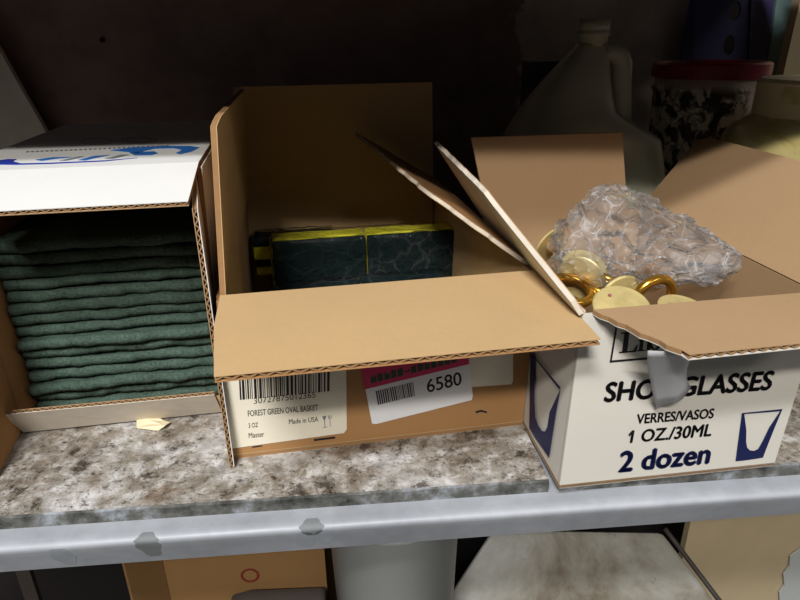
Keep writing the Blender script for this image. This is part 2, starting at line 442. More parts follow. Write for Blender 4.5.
spill(-0.038, 8, 17, PALESPOT, 'dried_spill'); spill(-0.055, 9, 18, PALESPOT, 'dried_spill'); spill(-0.268, 8, 18, PALESPOT, 'dried_spill'); spill(0.004, 10, 15, PALESPOT, 'dried_spill'); spill(0.018, 9, 12, PALESPOT, 'dried_spill')

def shelf_board(x0, x1, label):
    t = root('shelf_board', label, 'board', ((x0+x1)/2, 0.3, ZB), 'worn boards laid on the steel shelf')
    g = G(); n = 90; r = random.Random(int(x0*100)); yf = -0.0055
    xs = [x0+(x1-x0)*i/n for i in range(n+1)]
    jit = [r.uniform(-0.0006, 0.0006) for _ in xs]
    f_t = [(x, yf+j, -0.0012+j*0.6) for x, j in zip(xs, jit)]; f_b = [(x, yf+0.0005, ZB+0.0002) for x in xs]
    t2 = [(x, yf+0.0022, 0) for x in xs]; bk = [(x, 0.71, 0) for x in xs]; bb = [(x, 0.71, ZB+0.0002) for x in xs]
    for a, b, mi in ((f_b, f_t, 1), (f_t, t2, 1), (t2, bk, 0), (bk, bb, 1), (bb, f_b, 1)):
        k = len(g.v); g.v += [V(p) for p in a]+[V(p) for p in b]
        for i in range(n): g.f.append([k+i, k+i+1, k+n+1+i+1, k+n+1+i]); g.m.append(mi)
    for e in (0, n):
        g.add([f_b[e], f_t[e], t2[e], bk[e], bb[e]], [[0, 1, 2, 3, 4]], 1)
    g.build('board_slab', [GRIME, GRIME_EDGE], t); return t
shelf_board(-0.70, 0.1745, 'grime-stained pale board under the left and middle cartons')
shelf_board(0.186, 0.93, 'grime-stained pale board showing at the right of the white shot glass carton')

# upper shelf overhead (shades the back) and lower shelf
t = root('overhead_shelf', 'steel shelf above the cartons that shades the back of the bay', 'shelf', (0.1, 0.3, 0.446))
G().box((-0.85, 0.03, 0.474), (0.722, 0.72, 0.478)).build('shelf_sheet', DARKSTEEL, t)
G().box((-0.85, 0.026, 0.442), (0.722, 0.03, 0.478)).build('front_lip', DARKSTEEL, t)
ZL = -0.66
t = root('lower_shelf', 'steel shelf below holding the buckets and brown carton', 'shelf', (0.1, 0.3, ZL-0.004))
G().box((-0.85, 0.02, ZL-0.004), (1.05, 0.72, ZL)).build('shelf_sheet', DARKSTEEL, t)
G().box((-0.85, 0.016, ZL-0.03), (1.05, 0.02, ZL)).build('front_lip', DARKSTEEL, t)

# ------------------------------------------------------------------ LEFT carton with scouring pads
B = Box((-0.362, 0.1285, 0.0), 5.0); LW, LD, LH = 0.212, 0.33, 0.2785; TB = 0.009; VF = -0.010
c1 = root('scouring_pad_box', 'white carton lying open at left with a tall stack of dark green pads', 'box', B(LW/2, LD/2, 0))
T = 0.0045
panel('bottom_panel', [B(0,0,T/2), B(LW,0,T/2), B(LW,LD,T/2), B(0,LD,T/2)], Z, c1, KRAFT_TAN, WHITE_BOARD, t=T)
topp = panel('top_panel', [B(0,VF,LH), B(LW+TB,VF,LH), B(LW+TB*0.5,LD,LH), B(0,LD,LH)], -Z, c1, KRAFT_TAN, WHITE_BOARD, t=T)
panel('side_panel', [B(0,0,T), B(0,LD,T), B(0,LD,LH-T/2), B(0,VF,LH-T/2)], B.d, c1, KRAFT_OUT, WHITE_BOARD, t=T)
panel('side_panel', [B(LW,0,T), B(LW,LD,T), B(LW+TB*0.5,LD,LH-T/2), B(LW+TB,VF,LH-T/2)], -B.d, c1, KRAFT_TAN, WHITE_BOARD, t=T)
panel('back_panel', [B(T,LD,T), B(LW-T,LD,T), B(LW-T,LD,LH-T), B(T,LD,LH-T)], -B.n, c1, KRAFT_TAN, WHITE_BOARD, t=T)
# top flap, drooping a little towards the viewer
e1, e2 = ony(188.5, 203.5, 0.052), ony(-60, 214.5, 0.040)
tn = (B(LW,VF,LH)-B(0,VF,LH)).cross(e1-B(LW,VF,LH)).normalized()   # plane of the drooping flap
if tn.z < 0: tn = -tn
e2 = e1 + B(0,0,LH)-B(LW,0,LH)
panel('flap', [B(LW+TB,VF,LH), e1, e2, B(0,VF,LH)], -tn, c1, KRAFT_TAN, WHITE_BOARD, t=T, flute=(1,), lam=0.0082)
# right flap pointing at the viewer, seen edge-on
a0, a1 = B(LW+0.002,-0.001,0.004), B(LW+0.002,-0.001,LH-0.012)
fb, ft = V((-0.1268, 0.0405, 0.003)), V((-0.1330, 0.0510, 0.256))
fn = (a1-a0).cross(fb-a0).normalized()
if fn.x > 0: fn = -fn
ft2 = ft - fn*((ft-a0).dot(fn))
panel('flap', [a0, fb, ft2, a1], fn, c1, KRAFT_TAN, WHITE_BOARD, t=0.0046, flute=(1,), lam=0.0078)
# left flap splayed forward
l0, l1 = B(-0.003,-0.002,0.003), B(-0.003,-0.002,LH-0.012)
lo = V((-0.352, 0.045, 0.003))
panel('flap', [l0, lo, lo+Z*(LH-0.03), l1], V((1, 0.1, 0)), c1, KRAFT_OUT, WHITE_BOARD, t=0.0044, flute=(1,), lam=0.008)
# cut-down bottom lip tipped forward
q0, q1 = B(0.002,-0.004,0.004), B(LW-0.004,-0.004,0.004)
q2 = onplane(217, 393.5, q1-B.n*0.022, B.n); q3 = onplane(3, 413, q0-B.n*0.022, B.n)
q2.x = min(q2.x, q1.x)
qn = (q1-q0).cross(q3-q0).normalized()
q2 = q2 - qn*((q2-q0).dot(qn))
if qn.y < 0: qn = -qn
panel('flap', [q0, q1, q2, q3], qn, c1, KRAFT_TAN, GREYBACK, t=0.0044, flute=(2,), lam=0.0075)
# print on the white top
PT = Plane(B(0, 0, LH+T/2-0.0003), Z, 0.0006)
k8 = lambda pts: [(x/3.636, 120+y/3.636-2.2+(60-x/3.636)*0.006) for x, y in pts]
PT.poly('printed_swoosh', k8([(400,119),(480,110),(600,105),(690,105.5),(725,111),(700,124),(655,135),(640,131),(664,119),(630,112.5),(560,114),(525,122),(500,131),(470,126)]), BLUE, topp)
PT.poly('printed_swoosh', k8([(470,128),(560,124),(575,131),(550,137),(490,138)]), BLUE, topp)
PT.poly('printed_swoosh', k8([(-20,156),(30,149),(60,150),(46,157),(75,165),(180,163.5),(380,156),(500,147),(380,159),(180,167),(60,169.5),(-20,168)]), DBLUE, topp)
for pts in ([(130,152),(190,144),(260,143),(200,149),(150,156)], [(215,156),(290,141),(305,142),(240,156)], [(285,154),(340,140),(400,136),(350,146),(310,155)], [(380,150),(440,136),(470,136),(410,150)]):
    PT.poly('printed_script', k8(pts), GREYINK if pts[0][0] in (215, 380) else BLUE, topp)
g = G()
for k in range(30):
    x = 95+k*17.5; y = 123-(x-95)*0.037
    g.slab([PT.at(*p) for p in k8([(x,y+2),(x+11,y+1.6),(x+11,y-2.4),(x,y-2)])], PT.n, 0.0004)
g.build('printed_line', GREYINK, topp)
for cx_, rx_ in ((352, 54), (505, 66)):
    g = G()
    for rr in ((1, 0.93), (0.72, 0.66)) if rx_ > 60 else ((1, 0.92),):
        o_ = []; i_ = []
        for k in range(40):
            a = 2*math.pi*k/40
            o_.append((cx_+rx_*rr[0]*math.cos(a), 86-0.02*(cx_-350)+12*rr[0]*math.sin(a))); i_.append((cx_+rx_*rr[1]*math.cos(a), 86-0.02*(cx_-350)+12*(rr[1]-0.06)*math.sin(a)))
        PT.ring(g, k8(o_), k8(i_))
    g.build('printed_oval', GREYINK, topp)

# pads: every one its own object
def pad(i, z0, z1):
    r = random.Random(100+i); nx, ny = 44, 10; g = G(); u0, u1, v0, v1 = 0.0065+r.uniform(0, .002), LW-0.0065-r.uniform(0, .002), 0.024+r.uniform(-0.005, 0.005), LD-0.02
    def lay(top):
        P_ = []
        for b in range(ny+1):
            for a in range(nx+1):
                u = u0+(u1-u0)*a/nx; v = v0+(v1-v0)*(b/ny)**2
                q = noise.noise(V((u*22, v*12, i*3.1)))*0.0022+noise.noise(V((u*90, v*60, i*7.7)))*0.0009
                vv = v + (noise.noise(V((u*40, i*5.3, 2.2 if top else 6.1)))*0.004 + noise.noise(V((u*140, i*2.3, 4.4)))*0.0016 if b == 0 else 0)
                P_.append(B(u, vv, (z1 if top else z0)+(q if 0 < i else max(q, 0) if not top else q)))
        return P_
    A, C = lay(True), lay(False); k = len(A); w = nx+1
    mid = [(A[a]+C[a])/2 - B.n*0.0022 for a in range(w)]
    fs = []
    for b in range(ny):
        for a in range(nx):
            q = b*w+a; fs.append([q, q+1, q+w+1, q+w]); fs.append([k+q, k+q+w, k+q+w+1, k+q+1])
    vs = A+C+mid
    for a in range(nx):
        fs.append([a, 2*k+a, 2*k+a+1, a+1]); fs.append([2*k+a, k+a, k+a+1, 2*k+a+1])
        q = ny*w+a; fs.append([q, q+1, k+q+1, k+q])
    for b in range(ny):
        for a in (0, nx):
            q = b*w+a; fs.append([q, q+w, k+q+w, k+q])
    fs.append([0, k, 2*k]); fs.append([nx, 2*k+nx, k+nx])
    o = mesh('scouring_pad', vs, fs, PAD, smooth=True)
    return o
NP = 15; ph = (0.205-0.0055)/NP
ordn = ['lowest', 'second from the bottom', 'third from the bottom', 'fourth from the bottom', 'fifth from the bottom', 'sixth from the bottom', 'seventh from the bottom', 'middle', 'seventh from the top', 'sixth from the top', 'fifth from the top', 'fourth from the top', 'third from the top', 'second from the top', 'topmost']
for i in range(NP):
    z0 = 0.0062+i*ph
    tag(pad(i, z0, z0+ph-0.0042+0.0016), 'dark green scouring pad, %s of the stack in the white carton' % ordn[i], 'scouring pad', 'scouring pads stacked in the left carton')

# paper scrap
g = G()
pts = [(137, 417), (152, 415.5), (163, 420), (170.5, 424), (166, 429), (158, 430), (137, 429.5)]
P0 = [onz(x, y, 0.0015) for x, y in pts]
g.slab([p+Z*(0.003*math.sin(i*2.1)+0.002) for i, p in enumerate(P0)], Z, 0.0008)
tag(g.build('paper_scrap', PAPER), 'small torn cream paper scrap on the board below the pad carton', 'paper')

# ------------------------------------------------------------------ MIDDLE carton
M_ = Box((-0.128, 0.058, 0.0), 5.35); MW, MD, MH = 0.303, 0.42, 0.1735; T = 0.005
c2 = root('cardboard_box', 'open brown carton in the middle holding yellow and green sponge packs', 'box', M_(MW/2, MD/2, 0))
panel('bottom_panel', [M_(0,0,T/2), M_(MW,0,T/2), M_(MW,MD,T/2), M_(0,MD,T/2)], Z, c2, KRAFT, KRAFT_OUT, t=T)
TL = 0.004                                   # slight outward bulge of the top
frontp = panel('front_panel', [M_(0,T/2,T), M_(MW,T/2,T), M_(MW+TL,T/2,MH-T/2), M_(TL,T/2,MH-T/2)], M_.n, c2, KRAFT, KRAFT_OUT, t=T)
panel('back_panel', [M_(T,MD-T/2,T), M_(MW-T,MD-T/2,T), M_(MW-T,MD-T/2,MH), M_(T,MD-T/2,MH)], -M_.n, c2, KRAFT, KRAFT_OUT, t=T)
panel('side_panel', [M_(T/2,T,T), M_(T/2,MD,T), M_(T/2+TL,MD,MH), M_(T/2+TL,T,MH)], M_.d, c2, KRAFT, KRAFT_OUT, t=T)
panel('side_panel', [M_(MW-T/2,T,T), M_(MW-T/2,MD,T), M_(MW-T/2+TL,MD,MH), M_(MW-T/2+TL,T,MH)], -M_.d, c2, KRAFT, KRAFT_OUT, t=T)
# front flap, folded out level
fl = [M_(0.008,0.001,MH), M_(0.008,-0.06,MH-0.002), M_(0.0150,-0.137,MH-0.0055), M_(MW-0.001,-0.139,MH-0.0045), M_(MW+TL,0.001,MH)]
nn = (fl[3]-fl[2]).cross(fl[0]-fl[2]).normalized()
fl = [p - nn*((p-fl[2]).dot(nn)) for p in fl]
panel('flap', fl, nn, c2, KRAFT, KRAFT_OUT, t=0.0052, flute=(2,), lam=0.0118)
# left flap, up and leaning in slightly
la = M_(0.010, 0.004, MH); lb = M_(0.012, MD-0.004, MH)
tip = M_(0.0205, 0.004, MH+0.148); tipb = M_(0.016, MD-0.012, MH+0.15)
ln = (lb-la).cross(tip-la).normalized()
if ln.x < 0: ln = -ln
tipb = tipb - ln*((tipb-la).dot(ln))
panel('flap', [la, lb, tipb] + ragged(M_(0.0195,0.050,MH+0.152) - ln*((M_(0.0195,0.050,MH+0.152)-la).dot(ln)), tip, 2, 0.001, ln, 3) + [tip], ln, c2, KRAFT, KRAFT_OUT, t=0.0052)
# rear flap upright
panel('flap', [M_(0.004,MD-T/2,MH), M_(MW-0.004,MD-T/2,MH), M_(MW-0.006,MD+0.003,MH+0.151), M_(0.008,MD+0.003,MH+0.151)], -M_.n, c2, KRAFT, KRAFT_OUT, t=T)
# right flap, torn, folded inward
AL = R(58); e_ = -M_.d*math.sin(AL) + Z*math.cos(AL); rn_ = e_.cross(M_.n).normalized()
h0 = M_(MW+TL-0.003, 0, MH+0.004)
W_ = lambda a, o: h0 + M_.n*a + e_*o
if rn_.z < 0: rn_ = -rn_
rp = [W_(0.02, 0)] + ragged(W_(0.02, 0.008), W_(0.15, 0.090), 12, 0.004, rn_, 5) + ragged(W_(0.15, 0.090), W_(0.33, 0.128), 16, 0.005, rn_, 6) + [W_(0.33, 0.128), W_(0.40, 0.150), W_(0.41, 0.0)]
panel('flap', rp, -rn_, c2, KRAFT, KRAFT_OUT, GREYBACK, t=0.005)
# labels on the front
PM = Plane(M_(0, 0, 0), -(M_(MW,0,0)-M_(0,0,0)).cross(M_(TL,0,MH)-M_(0,0,0)).normalized()*-1, 0.0004)
if PM.n.y > 0: PM.n = -PM.n
PM.p0 = M_(0, 0, 0) + PM.n*0.0006
lab = PM.poly('label', [(221.5,358),(346,350),(346.8,429),(344,433),(231.5,448.5),(229,446)], LABEL, c2)
bw = [rnd.choice((1, 1, 2, 3)) if i % 2 == 0 else rnd.choice((1, 1, 2, 2)) for i in range(69)]
PM.bars('barcode', (240,400), (329.5,391.3), (238,362), bw, INK, lab)
PM.text('lettering', '30727875012365', (254,404), (315.5,397.5), (253.6,398), INK, lab)
PM.text('lettering', 'FOREST GREEN OVAL BASKET', (248,416.6), (318,410.4), (247.6,410.6), INK, lab, 0.015)
PM.text('lettering', '3 OZ', (248.6,428), (258.2,427.1), (248.3,423.3), INK, lab, 0.015)
PM.text('lettering', 'Made in USA', (289,424.2), (318.3,421.6), (288.8,419.2), INK, lab, 0.01)
PM.text('lettering', 'Master', (248.8,438.2), (264.3,436.6), (248.5,433), INK, lab, 0.01)
g = G()
for ps in ([(322,416.5),(326.5,415.6),(324.6,421.5),(324.4,421.5)], [(324.1,421),(325,421),(325.4,427),(324.6,427.1)], [(322.5,427.4),(327.4,426.6),(327.4,427.3),(322.6,428)],
           [(329.3,415),(330,415),(330.6,427),(330,427)], [(328,415.4),(328.6,415.3),(329,419),(328.4,419)], [(331.4,415),(331.9,415),(331.2,419),(330.7,419)]):
    g.add([PM.at(*p, 0.0003) for p in ps], [[0, 1, 2, 3]])
g.build('glass_and_fork_mark', GREYINK, lab)
PM.poly('black_dash', [(314,439.2),(335,436.6),(335,438.4),(314,441)], INK, c2)
PM.poly('black_dash', [(252,446.8),(262,445.4),(262,446.2),(252,447.6)], INK, c2)
PM.poly('black_dash', [(475.5,411.5),(481,410),(487,411.5),(487,413),(481,411.8),(476,413)], INK, c2)
PM.poly('label', [(440,343),(513,338),(513,381),(511,384.3),(440,389)], LABEL, c2)
st = PM.poly('price_sticker', [(358,352),(468,346),(472.8,396),(471.5,400),(376,424),(372,423.5)], STICKER, c2, 0.0004, 0.0005)
PM.poly('magenta_band', [(357.5,353),(467.8,346),(469.3,364),(365.3,389.3)], PINK, st, 0.0002, 0.0009)
g = G()
for k in range(13):                          # broken, unreadable print on the band
    x = 371+k*6.7; y = 383.5-(x-371)*0.25; h = 8.5 if k not in (5,) else 3
    if k == 5: y -= 2.5
    ps = [(x, y), (x+5.6, y-1.4), (x+5.2+rnd.uniform(-1, 1), y-h+rnd.uniform(-1.5, 1)), (x+2.6, y-h+1.5+rnd.uniform(-1.5, 1.5)), (x-0.3, y-h+rnd.uniform(-1, 1.5))]
    g.add([PM.at(*p, 0.0012) for p in ps], [[0, 1, 2, 3, 4]])
g.build('smudged_print', DGREEN, st)
bw = [rnd.choice((1, 2, 2)) if i % 2 == 0 else 1 for i in range(41)]
PM.bars('barcode', (378,405), (415,396), (375.5,391), bw, INK, st, 0.0008)
PM.text('lettering', '6580', (427.4,393), (462,384.8), (426,379.6), INK, st, 0.012, 0.0008)

# sponge packs --------------------------------------------------
def wrap_box(name, lo, hi, F, parent, seed, amp=0.0025, bev=0.006):
    """crinkled clear film around a block, F maps local -> world"""
    g = G(); nx, ny, nz = 30, 12, 14; idx = {}; vs = []; fs = []
    def vid(i, j, k):
        if (i, j, k) not in idx:
            p = V((lo[0]+(hi[0]-lo[0])*i/nx, lo[1]+(hi[1]-lo[1])*j/ny, lo[2]+(hi[2]-lo[2])*k/nz))
            c = (V(lo)+V(hi))/2; d = p-c
            nrm = V((1 if i == nx else -1 if i == 0 else 0, 1 if j == ny else -1 if j == 0 else 0, 1 if k == nz else -1 if k == 0 else 0))
            cnt = sum(abs(x) for x in nrm); nrm.normalize()
            a = noise.noise(p*70+V((seed, 0, 0))); b = noise.noise(V((p.x*120+p.z*160, p.y*150, seed)))
            q = p + nrm*(amp*abs(a)+amp*0.5*abs(b) + (-bev*0.35 if cnt > 1 else 0.0008))
            idx[(i, j, k)] = len(vs); vs.append(F(*q))
        return idx[(i, j, k)]
    for k in (0, nz):
        for i in range(nx):
            for j in range(ny): fs.append([vid(i,j,k), vid(i+1,j,k), vid(i+1,j+1,k), vid(i,j+1,k)])
    for j in (0, ny):
        for i in range(nx):
            for k in range(nz): fs.append([vid(i,j,k), vid(i+1,j,k), vid(i+1,j,k+1), vid(i,j,k+1)])
    for i in (0, nx):
        for j in range(ny):
            for k in range(nz): fs.append([vid(i,j,k), vid(i,j+1,k), vid(i,j+1,k+1), vid(i,j,k+1)])
    return mesh(name, vs, fs, WRAP, parent)
def soft_block(name, lo, hi, F, mat, parent, seed):
    vs = []; g = G(); g.box(lo, hi); bm = bmesh.new()
    bv = [bm.verts.new(v) for v in g.v]
    for f in g.f: bm.faces.new([bv[i] for i in f])
    bmesh.ops.bevel(bm, geom=bm.edges[:], offset=0.003, segments=2, affect='EDGES', profile=0.6)
    bmesh.ops.subdivide_edges(bm, edges=bm.edges[:], cuts=3, use_grid_fill=True)
    bm.verts.ensure_lookup_table()
    vs = []
    for i, v in enumerate(bm.verts):
        v.index = i; p = v.co + V((noise.noise(v.co*60+V((seed,0,0))), noise.noise(v.co*60+V((0,seed,0))), noise.noise(v.co*60+V((0,0,seed)))))*0.0012
        vs.append(F(*p))
    fs = [[v.index for v in f.verts] for f in bm.faces]; bm.free()
    return mesh(name, vs, fs, mat, parent, smooth=True)
def pack(label, F, loc, cells, lo, hi, seed):
    t = root('sponge_pack', label, 'sponge pack', loc, 'film-wrapped sponge packs in the brown carton')
    for i, (fl_, fh_, pl_, ph_) in enumerate(cells):
        f = soft_block('sponge', fl_, fh_, F, FOAM, t, seed+i)
        soft_block('scouring_layer', pl_, ph_, F, SCRUB, f, seed+i+50)
    wrap_box('plastic_wrap', lo, hi, F, t, seed*1.7)
    return t
# pack A: two sponges standing on edge, scrubbing side to the viewer
FA = Box((-0.1105, 0.352, 0), 5.2)
ap = 0.0565; ah = 0.1325
pack('clear-wrapped yellow and green sponge pack standing on edge, topmost in the carton', FA, FA(0.13, 0.03, ap),
     [((0.001,0.014,ap+0.002),(0.129,0.046,ah),(0.001,0.0015,ap+0.002),(0.129,0.0137,ah-0.0015)),
      ((0.132,0.014,ap+0.002),(0.262,0.046,ah),(0.132,0.0015,ap+0.002),(0.262,0.0137,ah-0.0015))],
     (-0.001,0.0,ap), (0.264,0.0475,ah+0.0015), 3)
# pack B at left, lying flat, seen end-on
FB = Box((-0.1265, 0.33, 0), 5.35)
pack('clear-wrapped sponge pack lying flat at the left wall of the brown carton', lambda x, y, z: FB(x+0.0, y, z), FB(0.02, 0.06, 0.058),
     [((0.004,0.0,0.086),(0.0125,0.1,0.110),(0.004,0.0,0.1103),(0.0125,0.1,0.120)), ((0.004,0.0,0.060),(0.0125,0.1,0.078),(0.004,0.0,0.0782),(0.0125,0.1,0.0857))],
     (0.002,-0.002,0.058), (0.0135,0.102,0.1215), 8) if False else None
FB = Box((-0.152, 0.372, 0), 5.35)
pack('clear-wrapped sponge pack lying flat behind the upright pack, by the left wall', FB, FB(0.06, 0.03, 0.058),
     [((0.010,0.0485,0.084),(0.13,0.088,0.104),(0.010,0.0485,0.1043),(0.13,0.088,0.117)), ((0.012,0.0485,0.060),(0.13,0.088,0.0725),(0.012,0.0485,0.0728),(0.13,0.088,0.0835))],
     (0.008,0.0475,0.058), (0.132,0.0895,0.1185), 8)
# packs lying flat below, one under and one in front
FD = Box((-0.118, 0.36, 0), 5.35)
pack('clear-wrapped sponge pack lying flat beneath the upright pack', FD, FD(0.13, 0.05, 0.006),
     [((0.002,0.002,0.008),(0.128,0.09,0.042),(0.002,0.002,0.0423),(0.128,0.09,0.054)), ((0.131,0.002,0.008),(0.262,0.09,0.042),(0.131,0.002,0.0423),(0.262,0.09,0.054))],
     (0,0,0.006), (0.264,0.092,0.0555), 12)
FC = Box((-0.104, 0.255, 0), 5.35)
pack('clear-wrapped sponge pack lying in front of the upright pack, mostly behind the flap', FC, FC(0.1, 0.05, 0.006),
     [((0.002,0.002,0.058),(0.118,0.075,0.070),(0.002,0.002,0.0703),(0.118,0.075,0.079)), ((0.121,0.002,0.058),(0.240,0.09,0.070),(0.121,0.002,0.0703),(0.240,0.09,0.079)),
      ((0.002,0.002,0.008),(0.118,0.09,0.042),(0.002,0.002,0.0423),(0.118,0.09,0.0572)), ((0.121,0.002,0.008),(0.240,0.09,0.042),(0.121,0.002,0.0423),(0.240,0.09,0.0572))],
     (0,0,0.006), (0.243,0.092,0.081), 15)

# ------------------------------------------------------------------ RIGHT carton (shot glasses)
K = Box((0.180, -0.0176, 0.0), 3.0); RW, RD, RH = 0.216, 0.305, 0.178; T = 0.0042
c3 = root('shot_glass_box', 'white shot glass carton with blue print and opened flaps at right', 'box', K(RW/2, RD/2, 0))
panel('bottom_panel', [K(0,0,T/2), K(RW,0,T/2), K(RW,RD,T/2), K(0,RD,T/2)], Z, c3, KRAFT_TAN, WHITE_CARTON, t=T)
f3 = panel('front_panel', [K(0,T/2,0.0), K(RW,T/2,0.0), K(RW+0.006,T/2,RH-T/2), K(0.004,T/2,RH-T/2)], K.n, c3, KRAFT_TAN, WHITE_CARTON, WHITE_CARTON, t=T)
panel('back_panel', [K(T,RD-T/2,T), K(RW-T,RD-T/2,T), K(RW-T,RD-T/2,RH), K(T,RD-T/2,RH)], -K.n, c3, KRAFT_TAN, WHITE_CARTON, t=T)
s3 = panel('side_panel', [K(T/2,T,0.0), K(T/2,RD,0.0), K(T/2+0.002,RD,RH), K(T/2+0.004,T,RH)], K.d, c3, KRAFT_TAN, WHITE_CARTON, WHITE_CARTON, t=T)
panel('side_panel', [K(RW-T/2,T,0.0), K(RW-T/2,RD,0.0), K(RW-T/2+0.004,RD,RH), K(RW-T/2+0.006,T,RH)], -K.d, c3, KRAFT_TAN, WHITE_CARTON, t=T)
# front flap, torn along its left side
ua = [K(0.012,0.0,RH), K(0.050,-0.077,RH-0.004), K(RW-0.006,-0.0745,RH-0.002), K(RW+0.006,0.0,RH)]
un = (ua[1]-ua[0]).cross(ua[2]-ua[0]).normalized()
if un.z < 0: un = -un
ua[3] = ua[3] - un*((ua[3]-ua[0]).dot(un))
fp = ragged(ua[0], ua[1], 11, 0.0016, un, 21) + [ua[1], ua[2], ua[3]]
panel('flap', fp, un, c3, KRAFT_TAN, WHITE_CARTON, KRAFT_CORE, t=0.005, flute=(11,), lam=0.0085)
# right flap, thrown open
AL = R(48); e_ = K.d*math.sin(AL) + Z*math.cos(AL); h0 = K(RW+0.003, 0, RH)
W_ = lambda a, o: h0 + K.n*a + e_*o
rn_ = K.n.cross(e_).normalized()
if rn_.z < 0: rn_ = -rn_
panel('flap', [W_(0.0,0), W_(0.005,0.118), W_(0.332,0.122), W_(0.345,0.112), W_(0.312,0.0)], rn_, c3, KRAFT_TAN, WHITE_CARTON, t=T)
# rear flap upright
panel('flap', [K(0.006,RD-T/2,RH), K(0.192,RD-T/2,RH), K(0.174,RD+0.002,RH+0.0965), K(-0.017,RD+0.002,RH+0.0965)], -K.n, c3, KRAFT_TAN, WHITE_CARTON, t=T)
# left flap, torn, leaning out over the middle carton
AL = R(33.5); e_ = -K.d*math.sin(AL) + Z*math.cos(AL); h0 = K(0.002, 0, RH)
Wl = lambda a, o: h0 + K.n*a + e_*o
ln_ = e_.cross(K.n).normalized()
if ln_.x < 0: ln_ = -ln_
lp = [Wl(-0.002, 0)] + ragged(Wl(0.0, 0.014), Wl(0.105, 0.072), 6, 0.001, ln_, 31) + ragged(Wl(0.105, 0.072), Wl(0.125, 0.088), 3, 0.002, ln_, 32) + \
     ragged(Wl(0.125, 0.088), Wl(0.312, 0.110), 22, 0.0016, ln_, 33) + [Wl(0.312, 0.110), Wl(0.304, 0.0)]
panel('flap', lp, ln_, c3, KRAFT_TAN, WHITE_CARTON, GREYBACK, t=0.005)
# print on the front
PR = Plane(K(0, 0, 0), -K.n, 0.0004)
PR.p0 = K(0, 0, 0) - K.n*0.0004
# the panel splays very little, its face stays in this plane
PR.text('lettering', 'SHOT GLASSES', (603,402.8), (770.5,390.3), (606.5,382), INK, f3, 0.042)
PR.text('lettering', 'VERRES/VASOS', (636,424.3), (713.3,418.3), (637.2,414), INK, f3, 0.034)
PR.text('lettering', '1 OZ./30ML', (629.6,443.3), (711,436.2), (632,430.2), INK, f3, 0.034)
PR.text('lettering', '2 dozen', (617.3,473.2), (709,464.2), (620.5,451), NAVY, f3, 0.045)
PR.poly('lettering', [(628.6,434.4),(632.4,430.2),(633.6,432.6),(629.2,436.6)], INK, f3, 0.0002, 0.0003)
PR.text('lettering', '122', (748,352.5), (806,348.6), (750,333), INK, f3, 0.04)
# serif initials inside a ruled frame
def seg(g, pts): g.add([PR.at(*p, 0.0003) for p in pts], [list(range(len(pts)))])
g = G()
seg(g, [(624.5,332),(629.5,331.6),(627.3,352.6),(622,353)]); seg(g, [(620.8,332.6),(633,331.6),(632.9,333),(620.7,334)])
seg(g, [(619,353.2),(636.2,351.8),(636.3,350.2),(619.2,351.8)]); seg(g, [(632.5,352.2),(636.2,351.8),(638,344.5),(637,344.6)])
seg(g, [(640.3,339.5),(644,339.2),(642.6,350.6),(638.6,351)]); seg(g, [(638.6,340),(644,339.4),(643.9,340.6),(638.5,341.2)]); seg(g, [(637,351.4),(645.6,350.7),(645.7,349.6),(637.2,350.2)])
seg(g, [(641.2,336.6),(643,334.8),(644.9,336.2),(643,338)])
seg(g, [(648.6,331),(652.2,330.7),(650,350),(646.4,350.4)]); seg(g, [(646.8,331.6),(652,331),(652,332.2),(646.7,332.7)])
for w_ in ((655, 0),):
    o_ = []; i_ = []
    for k in range(24):
        a = 2*math.pi*k/24; o_.append((655+6*math.cos(a), 343.6+6.6*math.sin(a))); i_.append((655+2.6*math.cos(a), 343.6+5.2*math.sin(a)))
    PR.ring(g, o_, i_, 0.0003)
g.build('serif_initials', INK, f3)
g = G()
seg(g, [(615.6,326),(617.6,326),(611.8,361),(609.6,362.6)]); seg(g, [(609.6,362.6),(611.4,360.4),(702,352.8),(702,355)])
seg(g, [(615.6,326),(617.2,327.8),(706,320.5),(706,318.5)])
g.build('ruled_frame', INK, f3)
def glass_icon(P, outer_l, outer_b, inner, top, parent):
    g = G()
    ring_o = outer_l; ring_i = inner
    P.ring(g, ring_o, ring_i, 0.0003, closed=False)
    g.add([P.at(*p, 0.0003) for p in top], [list(range(len(top)))])
    g.build('glass_icon', NAVY, parent)
c5 = lambda pts: [(720+x/5, 380+y/5) for x, y in pts]
glass_icon(PR, c5([(110,165),(100,240),(88,330),(78,407),(120,403),(180,394),(215,388),(245,310),(278,228),(313,145)]), None,
           c5([(122,172),(132,250),(131,310),(136,338),(150,352),(172,354),(192,344),(214,305),(246,238),(300,157)]), c5([(112,165),(114,171),(300,156),(313,145)]), f3)
PS = Plane(K(0.0, 0, 0), -(K(0,RD,0)-K(0,0,0)).cross(K(0.003,0.15,RH)-K(0,0.15,0)).normalized(), 0.0)
if PS.n.x > 0: PS.n = -PS.n
PS.p0 = K(0.0, 0.0, 0) + PS.n*0.0016
glass_icon(PS, [(530.4,351),(530,375),(529.6,400),(529.2,428),(535,438),(543,449),(549,458),(553,432),(556.5,410),(560.8,387.6)], None,
           [(534,357),(534.4,380),(534.5,402),(535.2,417),(538,425),(542,431),(545,431.6),(547.2,427),(549.5,412),(559,392)],
           [(530.4,351),(531.5,354.5),(559.4,389.6),(560.8,387.6)], s3)
